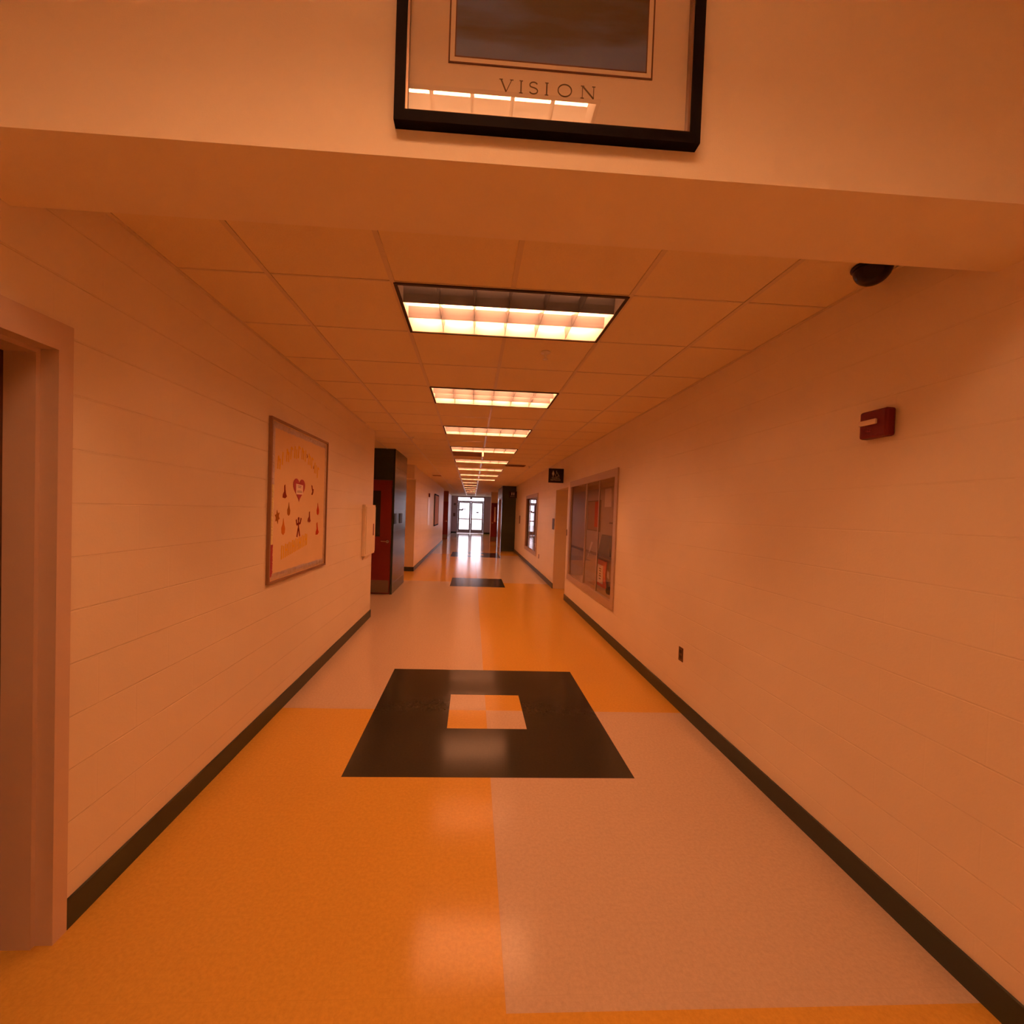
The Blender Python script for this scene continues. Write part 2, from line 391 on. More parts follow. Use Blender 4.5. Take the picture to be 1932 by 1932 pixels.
# the vestibule's near jamb strike
# baseboards
BH = .113
b = MB(); b.box(XL, XL + .012, 1.692, 6.62, 0, BH); b.box(XL - .2, XL + .012, 6.62, 6.632, 0, BH); b.box(XL, XL + .012, Y0, .67, 0, BH)
struct(b, 'baseboard_left', M['base'])
b = MB(); b.box(XR - .012, XR, Y0, 8.34, 0, BH)
struct(b, 'baseboard_right', M['base'])
b = MB(); b.box(XR - .012, XR, 9.56, 18.5, 0, BH)
struct(b, 'baseboard_right_far', M['base'])
b = MB(); b.box(-3.2, -1.53, 11.638, 11.65, 0, BH); b.box(-1.53, -1.518, 11.638, 22.8, 0, BH)
struct(b, 'baseboard_left_far', M['base'])
b = MB(); b.box(-1.58, -1.17, YE - .012, YE, 0, BH); b.box(.91, XR, YE - .012, YE, 0, BH)
struct(b, 'baseboard_end', M['base'])

# ------------------------------------------------------------------ ceiling
fix_y = [GY + T / 2 + 3 * T * k for k in range(8)]
FX = GX + T
VENT = (-.441, .168, 8.325, 8.325 + T)
gx = [GX + T * k for k in range(-6, 8)]; gy = [GY + T * k for k in range(-1, 51)]
cxs = [-3.3] + [x for x in gx if -3.3 < x < XR] + [XR]
cys = [YBB] + [y for y in gy if YBB < y < YE] + [YE]
c = MB()
for a, b_ in zip(cxs, cxs[1:]):
    for p, q in zip(cys, cys[1:]):
        mx_, my_ = (a + b_) / 2, (p + q) / 2
        if any(abs(mx_ - FX) < T and abs(my_ - fy) < T / 2 for fy in fix_y): continue
        if any(abs(mx_ - GX - T / 2) < T / 2 and abs(my_ - GY - T / 2 - 3 * T * k) < T / 2 for k in range(8, 14)): continue
        c.box(a, b_, p, q, ZC + .005, ZC + .02)
struct(c, 'ceiling', M['ceil'])
g_ = MB()
for x in gx:
    if -3.3 < x < XR - .05:
        segs = [(YBB, YE)]
        if abs(x - FX) < .01:
            segs = []; y = YBB
            for fy in fix_y: segs.append((y, fy - T / 2)); y = fy + T / 2
            segs.append((y, YE))
        for a, b_ in segs: g_.box(x - .012, x + .012, a, b_, ZC, ZC + .0045)
struct(g_, 'ceiling_grid_long', M['tee'])
g_ = MB()
for y in gy:
    if YBB + .05 < y < YE: g_.box(-3.3, XR, y - .006, y + .006, ZC + .002, ZC + .0045)
g_.box(XL, XL + .02, YBB, 6.62, ZC - .001, ZC + .0045); g_.box(XR - .02, XR, YBB, 18.5, ZC - .001, ZC + .0045)
struct(g_, 'ceiling_grid_cross', M['tee'])
# lobby ceiling with two openings
LF = [(-.07, -.05), (-.07, -2.44)]
c = MB(); lx = [XL, -.07 - T, -.07 + T, XR]; ly = [Y0, -2.44 - T / 2, -2.44 + T / 2, -.05 - T / 2, -.05 + T / 2, YBF]
for a, b_ in zip(lx, lx[1:]):
    for p, q in zip(ly, ly[1:]):
        if a == lx[1] and p in (ly[1], ly[3]): continue
        c.box(a, b_, p, q, ZL, ZL + .02)
struct(c, 'ceiling_lobby', M['ceil'])
c = MB(); c.box(-3.6, 3.6, Y0 - .4, YE + .4, ZL + .2, ZL + .25); c.box(-3.6, -3.5, Y0 - .4, YE + .4, 0, ZL + .2); c.box(3.5, 3.6, Y0 - .4, YE + .2, 0, ZL + .2)  # unseen outer shell added to keep sky light out of the rooms
c.box(-3.6, 3.6, YE + .25, YE + .35, 2.95, ZL + .2); c.box(-3.6, -1.8, YE + .25, YE + .35, 0, 2.95); c.box(2.04, 3.6, YE + .25, YE + .35, 0, 2.95); c.box(-3.6, 3.6, Y0 - .4, Y0 - .3, 0, ZL + .2)
struct(c, 'ceiling_sky_blocker', M['concrete'])

# ------------------------------------------------------------------ ceiling troffers
def make_troffer(loc, label, group, off=None, tube='tube', half=False):
    r = empty('ceiling_troffer', loc, label, 'ceiling light', group)
    w_, d_ = (T / 2 if half else T) - .004, T / 2 - .004; NC = 3 if half else 6
    f = MB()                                        # outer trim, the shadow gap put in as its dark colour
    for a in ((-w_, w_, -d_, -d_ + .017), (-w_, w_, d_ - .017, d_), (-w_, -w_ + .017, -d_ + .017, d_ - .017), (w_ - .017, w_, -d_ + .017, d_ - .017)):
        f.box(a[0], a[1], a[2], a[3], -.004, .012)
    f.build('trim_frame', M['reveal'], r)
    h = MB(); iw, idp = w_ - .017, d_ - .017; tw, td = iw - .004, idp - .03
    lo = [(-iw, -idp, 0), (iw, -idp, 0), (iw, idp, 0), (-iw, idp, 0)]; hi = [(-tw, -td, .125), (tw, -td, .125), (tw, td, .125), (-tw, td, .125)]
    def ring(L_): return [h.bm.verts.new(p) for p in L_]
    A, B = ring(lo), ring(hi)
    for i in range(4): h.bm.faces.new((A[i], A[(i + 1) % 4], B[(i + 1) % 4], B[i]))
    h.bm.faces.new(B)
    ex = .006                                       # outer skin gives the housing a thickness
    A2, B2 = ring([(x + math.copysign(ex, x), y + math.copysign(ex, y), z) for x, y, z in lo]), ring([(x + math.copysign(ex, x), y + math.copysign(ex, y), z + ex) for x, y, z in hi])
    for i in range(4): h.bm.faces.new((A2[i], A2[(i + 1) % 4], B2[(i + 1) % 4], B2[i])); h.bm.faces.new((A[i], A[(i + 1) % 4], A2[(i + 1) % 4], A2[i]))
    h.bm.faces.new(B2)
    h.build('reflector_housing', M['lampw' if tube == 'tube' else 'louvw'], r)
    lv = MB(); row = 2 * idp / 3; HB = .062
    for k in (1, 2):
        y = -idp + row * k
        hb = .090 if (off and k == 1) else HB                   # front blade made taller to hide the lit tube, keeping its row dark
        pts = [(y - .0015, .001), (y + .0015, .001), (y + .005, .02), (y + .013, .045), (y + .020, hb), (y - .020, hb), (y - .013, .045), (y - .005, .02)]
        lv.prism(pts, 'x', -iw, iw)
    cw = 2 * iw / NC
    for k in range(1, NC):
        x = -iw + cw * k
        pts = [(x - .001, .002), (x + .001, .002), (x + .003, .03), (x + .010, HB - .001), (x - .010, HB - .001), (x - .003, .03)]
        for j in range(3):
            y0_, y1_ = -idp + row * j, -idp + row * (j + 1)
            lv.prism(pts, 'y', y0_ + (.004 if j else 0), y1_ - (.004 if j < 2 else 0))
    lv.build('louvre', M['louv' if tube == 'tube' else 'louvw'], r)
    for k in range(3):
        y = -idp + row * (k + .5)
        t = MB(); t.cyl((-iw + .02, y, .090), (iw - .02, y, .090), .016, 14)
        lit = k not in (off or ())
        o = t.build('fluorescent_tube', M[tube] if lit else M['tubeoff'], r)
        if not lit: plab(o, 'unlit fluorescent tube')
    return r
def copy_tree(o, parent=None):
    c_ = o.copy(); COL.objects.link(c_); c_.parent = parent
    for ch in list(o.children): copy_tree(ch, c_)
    return c_
GR = 'recessed troffers down the corridor ceiling'
make_troffer((FX, fix_y[0], ZC), 'nearest and largest recessed corridor light, dark front row above a glaring white strip', GR, off=(0,))
tr = make_troffer((FX, fix_y[1], ZC), 'second recessed corridor light from the front, evenly pink-white with three rows of cells', GR)
names = ['third recessed corridor light from the front, right behind the pink-white one',
         'fourth recessed corridor light from the front, just before the dark vent',
         'fifth recessed corridor light from the front, first one past the dark vent', 'sixth recessed corridor light from the front, a thin peach bar',
         'seventh recessed corridor light from the front, second thinnest of the peach bars', 'farthest lit recessed corridor light, thinnest peach bar of the row']
for fy, nm in zip(fix_y[2:], names):
    t = copy_tree(tr); t.location = (FX, fy, ZC); t['label'] = nm
far_y = [GY + T / 2 + 3 * T * k for k in range(8, 14)]
GS = 'small square lights in the far corridor ceiling'
hn = ['nearest small square light past the farthest long corridor light', 'second small square light past the long corridor lights', 'third small square light past the long corridor lights',
      'fourth small square light past the long corridor lights', 'fifth small square light, last but one before the exit doors', 'small square light closest to the exit doors']
for k, fy in enumerate(far_y):
    if k == 0: t1 = make_troffer((GX + T / 2, fy, ZC), hn[0], GS, half=True)
    else: t = copy_tree(t1); t.location = (GX + T / 2, fy, ZC); t['label'] = hn[k]
for k, (x, y) in enumerate(LF):
    lab = ['recessed light in the lobby ceiling, seen only mirrored in the picture glass', 'rear recessed light in the lobby ceiling behind the viewpoint'][k]
    if k == 0: t0 = make_troffer((x, y, ZL), lab, 'troffers in the higher lobby ceiling', tube='tubel')
    else: t = copy_tree(t0); t.location = (x, y, ZL); t['label'] = lab

# ceiling vents
def vent(loc, sx, sy, label, n=6):
    r = empty('ceiling_vent', loc, label, 'air vent', 'vents set in the corridor ceiling')
    b = MB(); b.box(-sx, sx, -sy, sy, -.006, -.001); b.build('backing', M['vent'], r)
    b = MB()
    for a in ((-sx, sx, -sy, -sy + .02), (-sx, sx, sy - .02, sy), (-sx, -sx + .02, -sy + .02, sy - .02), (sx - .02, sx, -sy + .02, sy - .02)): b.box(*a, -.012, -.006)
    for k in range(1, n): y = -sy + 2 * sy * k / n; b.box(-sx + .02, sx - .02, y - .004, y + .004, -.012, -.006)
    b.build('grille', M['vent'], r)
vent((-.137, 8.64, ZC + .002), .29, .28, 'dark square ceiling vent directly behind the fourth corridor light')
vent((.98, 10.38, ZC + .002), .24, .15, 'flat ceiling vent right of the fifth and sixth corridor lights', 4)
vent((-1.2, 14.3, ZC + .002), .14, .14, 'small dark ceiling vent over the left side of the far corridor', 4)
b = MB(); b.box(.142, .178, 8.30, 8.40, ZC - .085, ZC + .001, bev=.006)
tag(b.build('ceiling_box', M['white']), 'small pale box hanging from the ceiling at the corner of the dark vent', 'box')
# sprinklers and small ceiling heads
def sprinkler(x, y, label):
    b = MB(); c_ = (x, y, ZC)
    b.lathe([(.034, .002), (.033, -.005), (.012, -.008), (.009, -.03), (.004, -.034), (.004, -.046), (.018, -.047), (.018, -.050), (.001, -.051)], c_, seg=20)
    tag(b.build('fire_sprinkler', M['white']), label, 'sprinkler', 'ceiling sprinkler heads')
sprinkler(.475, 3.06, 'pale sprinkler head on the ceiling tile between the two nearest corridor lights')
sprinkler(-1.0, 6.95, 'small sprinkler head near the ceiling above the left alcove mouth')
sprinkler(1.33, 10.45, 'tiny bright sprinkler head just right of the flat ceiling vent')
sprinkler(-.95, 16.0, 'tiny bright sprinkler head at the left of the far ceiling')
sprinkler(-.42, 15.95, 'tiny bright sprinkler head touching the left grid line of the far ceiling')

# ------------------------------------------------------------------ picture over the beam
p = empty('framed_picture', (.165, YBF, 2.64), 'black framed picture with cream mat lettered VISION on the beam face', 'picture')
def pbox(name, x0, x1, z0, z1, y0, y1, m, bev=0, par=p):
    b = MB(); b.box(x0 - .165, x1 - .165, y0, y1, z0 - 2.64, z1 - 2.64, bev=bev); return b.build(name, m, par)
PT = 3.30
fr = MB()
for a in ((-.235, .565, 2.64, 2.668), (-.235, .565, PT - .028, PT), (-.235, -.208, 2.668, PT - .028), (.538, .565, 2.668, PT - .028)):
    fr.box(a[0] - .165, a[1] - .165, -.030, -.001, a[2] - 2.64, a[3] - 2.64)
fr = fr.build('frame', M['black'], p)
lp = MB()
for a in ((-.208, .538, 2.668, 2.674), (-.208, -.202, 2.674, PT - .028), (.532, .538, 2.674, PT - .028)):
    lp.box(a[0] - .165, a[1] - .165, -.024, -.002, a[2] - 2.64, a[3] - 2.64)
plab(lp.build('inner_lip', M['lip'], fr), 'brownish inner lip of the black frame')
mb_ = pbox('mat_board', -.208, .538, 2.668, PT - .028, -.006, -.001, M['mat'])
bd = MB()
def rectring(mb, x0, x1, z0, z1, t, y0, y1):
    for a in ((x0, x1, z0, z0 + t), (x0, x1, z1 - t, z1), (x0, x0 + t, z0 + t, z1 - t), (x1 - t, x1, z0 + t, z1 - t)):
        mb.box(a[0] - .165, a[1] - .165, y0, y1, a[2] - 2.64, a[3] - 2.64)
rectring(bd, -.103, .438, 2.814, 3.205, .004, -.008, -.006); plab(bd.build('outer_line', M['matd'], mb_), 'thin dark line around the print')
bd = MB(); rectring(bd, -.099, .434, 2.818, 3.201, .012, -.0075, -.006); plab(bd.build('bevel_band', M['matl'], mb_), 'pale band around the print')
bd = MB(); rectring(bd, -.087, .422, 2.830, 3.189, .003, -.008, -.006); plab(bd.build('inner_line', M['matd'], mb_), 'thin dark line at the print edge')
pbox('print', -.084, .419, 2.833, 3.186, -.0075, -.006, M['print'])
# V I S I O N in roman capitals drawn as strokes
def TP(u, v, t): return (u - .165, -.006 - t, v - 2.64)
ltr = MB(); z0, hh = 2.753, .031; th, tn = .0036, .0018
def stroke(pts, wd): ribbon(ltr, pts, wd, TP, 0, .0008)
def serif(x, z, w_=.009): stroke([(x - w_ / 2, z), (x + w_ / 2, z)], tn)
x = .036; stroke([(x, z0 + hh), (x + .014, z0)], th); stroke([(x + .014, z0), (x + .028, z0 + hh)], tn); serif(x, z0 + hh); serif(x + .028, z0 + hh)
def done():
    global ltr
    ltr.build('letter', M['ink'], mb_); ltr = MB()
done()
x = .089; stroke([(x, z0), (x, z0 + hh)], th); serif(x, z0); serif(x, z0 + hh); done()
x = .122
sp_ = [(x + .010 * math.cos(a), z0 + hh * .74 + hh * .24 * math.sin(a)) for a in [math.radians(20 + 25 * i) for i in range(9)]]
sp_ += [(x + .011 * math.cos(a), z0 + hh * .26 + hh * .25 * math.sin(a)) for a in [math.radians(70 - 25 * i) for i in range(10)]]
stroke(sp_, .0027); done()
x = .157; stroke([(x, z0), (x, z0 + hh)], th); serif(x, z0); serif(x, z0 + hh); done()
x = .205; stroke([(x + .018 * math.cos(a), z0 + hh / 2 + hh * .5 * math.sin(a)) for a in [math.radians(18 * i) for i in range(21)]], .0028); done()
x = .252; stroke([(x, z0), (x, z0 + hh)], tn); stroke([(x, z0 + hh), (x + .030, z0)], th); stroke([(x + .030, z0), (x + .030, z0 + hh)], tn); serif(x, z0); serif(x, z0 + hh); serif(x + .030, z0 + hh); done()
pbox('glass_pane', -.206, .536, 2.67, PT - .030, -.0145, -.0125, M['glass'])

# ------------------------------------------------------------------ door frame in the left wall
d = MB()
YO, YI, YN = 1.69, 1.633, .72
d.box(XL, XL + .012, YI, YO, 0, 2.272); d.box(XL, XL + .012, YN - .057, YN, 0, 2.272); d.box(XL, XL + .012, YN, YI, 2.172, 2.272)
d.box(XL - .2, XL, YI, 1.65, 0, 2.19); d.box(XL - .2, XL, YN, YN + .017, 0, 2.172); d.box(XL - .2, XL, YN, YI, 2.172, 2.19)
d.box(XL - .16, XL - .05, YI - .016, YI, 0, 2.172); d.box(XL - .16, XL - .05, YN + .017, YN + .033, 0, 2.172); d.box(XL - .16, XL - .05, YN + .033, YI - .016, 2.156, 2.172)
df = d.build('door_1', M['frame']); df['kind'] = 'structure'; df['label'] = 'painted steel door frame in the near left wall'
b = MB(); b.box(XL - .205, XL - .162, YN + .020, YI - .004, .01, 2.168)
plab(b.build('door_leaf', mat('brown_stained_door', (.10, .04, .02), .5), df), 'dark closed door leaf')

# ------------------------------------------------------------------ near left alcove door (faces the camera)
def lever(parent, x, y, z, s=1, m=None):
    b = MB(); b.cyl((x, y, z), (x, y - .012, z), .030, 20); b.cyl((x, y - .012, z), (x, y - .05, z), .010, 12); b.cyl((x + .008 * s, y - .05, z), (x - .115 * s, y - .052, z + .008), .010, 12, r2=.008)
    return b.build('lever_handle', m or M['steel'], parent)
d = MB(); d.box(-1.54, -1.53, 8.385, 8.6, 0, 2.215); d.box(-2.52, -2.50, 8.385, 8.6, 0, 2.215); d.box(-2.50, -1.54, 8.385, 8.6, 2.195, 2.215)
df = d.build('door_2', M['greeny']); df['kind'] = 'structure'; df['label'] = 'red door facing the camera in the near left alcove'
b = MB(); b.box(-2.497, -1.543, 8.39, 8.435, .012, 2.192); lf = plab(b.build('door_leaf', M['red'], df), 'red door leaf')
b = MB(); b.box(-2.47, -1.56, 8.386, 8.39, .03, .272); plab(b.build('kick_plate', M['kick'], lf), 'brushed metal kick plate')
b = MB(); b.box(-1.90, -1.755, 8.386, 8.39, 1.11, 1.985); plab(b.build('vision_panel', M['dglass'], lf), 'narrow dark glass panel')
lever(lf, -1.605, 8.39, 1.02)
# two small plates on the green side wall
for (y0_, y1_), nm in (((8.40, 8.66), 'dark upright plate on the green wall, the one nearer the red door'), ((9.04, 9.34), 'dark upright plate on the green wall, the one farther from the red door')):
    b = MB(); b.box(XL, XL + .010, y0_ + .03, y1_, 1.355, 1.56, bev=.003)
    tag(b.build('wall_plate', M['sign']), nm, 'wall sign', 'dark plates on the green side wall')
# white cabinet at the end of the left wall
r = empty('wall_cabinet', (XL, 6.30, .98), 'shallow pale wall cabinet with a dark slot, at the far end of the left wall', 'cabinet')
b = MB(); b.box(.0, .045, -.30, .305, 0, .715, bev=.006); b.build('body', M['wallx'] if False else M['plaster'], r)
b = MB(); b.box(.045, .055, -.27, .275, .03, .685, bev=.003); dd = b.build('door', M['plaster'], r)
b = MB(); b.box(.055, .059, .13, .175, .27, .44); plab(b.build('handle_slot', M['strobe'], dd), 'dark red handle slot')
b = MB(); b.prism([(0, -.001), (.04, -.001), (.0, -.06)], 'y', -.22, .05); b.build('bracket', M['plaster'], r)

# ------------------------------------------------------------------ bulletin board
B0, B1, BZ0, BZ1 = 3.25, 4.49, 1.055, 2.295
r = empty('bulletin_board', (XL, (B0 + B1) / 2, BZ0), 'square bulletin board with thin metal frame and yellow paper on left wall', 'bulletin board')
def bbx(name, y0, y1, z0, z1, x0, x1, m, lab=None):
    b = MB(); b.box(x0, x1, y0 - (B0 + B1) / 2, y1 - (B0 + B1) / 2, z0 - BZ0, z1 - BZ0); o = b.build(name, m, r)
    if lab: plab(o, lab)
    return o
bbx('panel', B0 + .005, B1 - .005, BZ0 + .005, BZ1 - .005, .001, .012, M['paperboard'])
b = MB(); t = .018; yc = (B0 + B1) / 2
for a in ((B0, B1, BZ0, BZ0 + t), (B0, B1, BZ1 - t, BZ1), (B0, B0 + t, BZ0 + t, BZ1 - t), (B1 - t, B1, BZ0 + t, BZ1 - t)):
    b.box(0.001, .024, a[0] - yc, a[1] - yc, a[2] - BZ0, a[3] - BZ0)
b.build('frame', mat('brown_metal_frame', (.30, .17, .11), .4, .5, metal=.3), r)
def wavy(name, pa, pb, wd, m, lab, amp=.004):
    """crinkled border strip between two (y,z) points"""
    mbx = MB(); n = 60; pa = Vector(pa); pb = Vector(pb); dv = (pb - pa) / n; nn = Vector((-dv.y, dv.x)).normalized(); prev = None
    for i in range(n + 1):
        c_ = pa + dv * i; j = random.uniform(-amp, amp); hh_ = .014 + random.uniform(0, .006)
        q = [c_ - nn * (wd / 2 + j), c_ - nn * .0, c_ + nn * (wd / 2 - j)]
        v = [mbx.bm.verts.new((.0125 if k != 1 else hh_, p_.x - yc, p_.y - BZ0)) for k, p_ in enumerate(q)]
        if prev:
            for k in range(2): mbx.bm.faces.new((prev[k], v[k], v[k + 1], prev[k + 1]))
            mbx.bm.faces.new((prev[0], prev[2], v[2], v[0]))
        prev = v
    plab(mbx.build(name, m, r), lab)
i0, i1, j0, j1 = B0 + t + .032, B1 - t - .03, BZ0 + t + .032, BZ1 - t - .03
wavy('border_strip', (i0, j0), (i0, 1.35), .06, M['heart'], 'crimson lower part of the left border')
wavy('border_strip', (i0, 1.35), (i0, 1.80), .06, M['foily'], 'yellow middle part of the left border')
wavy('border_strip', (i0, 1.80), (i0, j1), .06, M['foil'], 'silvery upper part of the left border')
wavy('border_strip', (i0, j0), (i1, j0), .05, M['foil'], 'silvery bottom border')
wavy('border_strip', (i0, j1), (i1, j1), .045, M['foil'], 'silvery top border')
wavy('border_strip', (i1, j0), (i1, j1), .035, M['foil'], 'silvery right border')
def TW(u, v, t): return (XL + .0125 + t, u, v)
# heart with its note
hp = []
for i in range(40):
    a = 2 * math.pi * i / 40; sx = 16 * math.sin(a) ** 3; sy = 13 * math.cos(a) - 5 * math.cos(2 * a) - 2 * math.cos(3 * a) - math.cos(4 * a)
    hp.append((3.795 + sx * .0078, 1.795 + sy * .0067))
b = MB(); poly(b, hp, TW, 0, .003)
h_ = tag(b.build('paper_heart', M['heart']), 'crimson paper heart with a pale note, centre of the bulletin board', 'paper heart')
b = MB(); poly(b, [(3.722, 1.832), (3.87, 1.826), (3.872, 1.745), (3.726, 1.742)], TW, .0032, .005); nt_ = plab(b.build('note', M['note'], h_), 'pale note with dark lines')
b = MB()
for z, a, c_ in ((1.815, 3.76, 3.83), (1.803, 3.765, 3.825), (1.772, 3.745, 3.85), (1.762, 3.745, 3.85)): ribbon(b, [(a, z), (c_, z)], .004, TW, .005, .0056)
b.build('writing_lines', M['ink'], nt_)
def leafpts(y, z, s, kind, rot=0):
    if kind == 'bird': base = [(-.9, -1), (.2, -1.1), (1, -.8), (.5, -.3), (.25, .4), (.1, 1.1), (-.3, .9), (-.25, 0), (-.8, -.5)]
    elif kind == 'comma': base = [(-.6, 1), (.0, .9), (.2, .3), (.9, .2), (.7, -.5), (.1, -1), (-.5, -.9), (.1, -.3), (-.3, .3)]
    elif kind == 'drop': base = [(0, 1.2), (.3, .4), (.7, -.2), (.6, -.8), (0, -1.1), (-.6, -.8), (-.7, -.1), (-.25, .4)]
    else: base = [(0, 1.1), (.3, .5), (.95, .5), (.6, .0), (.9, -.5), (.3, -.5), (0, -1.1), (-.3, -.5), (-.9, -.5), (-.6, .0), (-.95, .5), (-.3, .5)]
    c_, s_ = math.cos(rot), math.sin(rot)
    return [(y + s * .8 * (a * c_ - b2 * s_), z + s * (a * s_ + b2 * c_)) for a, b2 in base]
for y, z, s, k, mm, nm, rot in (
    (3.513, 1.757, .05, 'bird', 'leafd', 'dark red paper cutout left of the paper heart', 0),
    (4.099, 1.795, .045, 'comma', 'leafd', 'dark red paper cutout right of the paper heart', 0),
    (3.595, 1.615, .048, 'drop', 'leafb', 'brown drop-shaped paper cutout below left of the heart', 0),
    (3.392, 1.556, .050, 'leaf', 'leafb', 'brown paper leaf at the far left of the board', .2),
    (4.256, 1.619, .052, 'drop', 'leafr', 'red paper cutout high at the right edge of the board', .1),
    (4.043, 1.55, .046, 'bird', 'leafd', 'dark paper cutout just above right of the little figure', -.1),
    (3.50, 1.475, .058, 'drop', 'leafo', 'orange-brown paper cutout left of the little figure', 0),
    (4.25, 1.435, .055, 'bird', 'leafr', 'red paper cutout low at the right edge of the board', .1),
    (3.953, 2.091, .018, 'comma', 'leafb', 'small brown speck of paper near the top of the board', 0),
    (4.117, 2.007, .014, 'drop', 'leafb', 'tiny brown paper speck below the other top speck', 0)):
    b = MB(); poly(b, leafpts(y, z, s, k, rot), TW, 0, .002)
    o = tag(b.build('paper_cutout', M[mm]), nm, 'paper cutout', 'paper cutouts pinned on the bulletin board')
b = MB(); y, z = 3.80, 1.465
for pts in ([(y, z + .06), (y, z - .02)], [(y - .005, z - .01), (y - .028, z - .085)], [(y + .005, z - .01), (y + .03, z - .08)], [(y, z + .03), (y - .035, z + .02), (y - .05, z + .065)], [(y, z + .03), (y + .035, z + .03), (y + .055, z + .075)]):
    ribbon(b, pts, .018, TW, 0, .002)
disc(b, (y, z + .07), .015, TW, 0, .002)
tag(b.build('paper_figure', M['leafd']), 'small dark red paper stick figure with raised arms, lower middle of board', 'paper figure')
# cut-paper strokes of the two faded captions (illegible)
n_ = 12
for i in range(n_):
    u = i / (n_ - 1); y = 3.40 + .84 * u; z = 1.93 + .17 * math.sin(math.pi * (u * .85 + .08))
    b = MB(); hh_ = .05
    ribbon(b, [(y - .02, z - hh_), (y - .012, z + hh_)], .014, TW, 0, .0015)
    if i % 3 != 1: ribbon(b, [(y - .012, z + hh_), (y + .022, z + hh_ * (.7 if i % 2 else -.1))], .014, TW, 0, .0015)
    if i % 2 == 0: ribbon(b, [(y + .022, z + hh_ * .6), (y + .018, z - hh_)], .014, TW, 0, .0015)
    tag(b.build('paper_letter', M['yellow']), ['leftmost', 'second from left', 'third from left', 'fourth from left', 'fifth from left', 'sixth from left', 'sixth from right', 'fifth from right', 'fourth from right', 'third from right', 'second from right', 'rightmost'][i] + ' of the faded yellow paper letters arched across the board top', 'paper letter', 'yellow paper letters arched at the board top')
for i in range(8):
    y = 3.50 + .068 * i; z = 1.275 + .010 * i
    b = MB(); hh_ = .055
    ribbon(b, [(y - .018, z - hh_), (y - .016, z + hh_)], .016, TW, 0, .0015)
    if i % 2: ribbon(b, [(y - .016, z), (y + .024, z + .01)], .016, TW, 0, .0015)
    ribbon(b, [(y + .016, z - hh_ * .9), (y + .018, z + hh_ * .9)], .016, TW, 0, .0015)
    tag(b.build('paper_letter', M['yellow']), ['leftmost', 'second from left', 'third from left', 'fourth from left', 'fourth from right', 'third from right', 'second from right', 'rightmost'][i] + ' of the faded yellow paper letters along the board bottom', 'paper letter', 'yellow paper letters along the board bottom')

# ------------------------------------------------------------------ right wall fittings
r = empty('fire_alarm', (XR, 1.888, 2.112), 'square red fire alarm with a clear strobe on the near right wall', 'fire alarm')
b = MB(); b.box(-.045, 0, -.066, .070, -.063, .063, bev=.010); b.build('body', M['strobe'], r)
b = MB(); b.box(-.057, -.045, -.024, .062, -.004, .020, bev=.004); b.build('strobe_lens', M['lens'], r)
text_part('FIRE', .016, Matrix.Translation((-.0455, .022, -.030)) @ Matrix.Rotation(-math.pi / 2, 4, 'Z') @ Matrix.Rotation(math.pi / 2, 4, 'X'), mat('pale_red_print', (.42, .06, .06), .5), r)
def outlet(y, z, label):
    r = empty('wall_outlet', (XR, y, z), label, 'outlet', 'brown outlets low on the right wall')
    b = MB(); b.box(-.006, 0, -.037, .037, -.060, .060, bev=.003); b.build('cover_plate', M['brownp'], r)
    for zz in (-.024, .024):
        b = MB(); b.box(-.009, -.005, -.017, .017, zz - .015, zz + .015, bev=.002); plab(b.build('socket', M['dbrown'], r), 'near-black socket')
outlet(3.63, .485, 'brown wall outlet low on the near right wall, before the large display case')
outlet(11.68, .50, 'tiny brown wall outlet below the far display case')
# dome camera at the ceiling
r = empty('dome_camera', (1.70, 1.845, ZC), 'black half-dome security camera on the ceiling by the right wall', 'security camera')
b = MB(); b.lathe([(.078, 0), (.078, -.006), (.072, -.010), (.064, -.012), (.001, -.012)], (0, 0, 0), seg=36); b.build('base_ring', M['dome'], r)
b = MB(); b.lathe([(.070, -.011)] + [(.070 * math.cos(a), -.011 - .070 * math.sin(a)) for a in [math.radians(9 * i) for i in range(1, 10)]] + [(.0005, -.0812)], (0, 0, 0), seg=36); b.build('dome', M['dome'], r)
r.location.x = 1.715
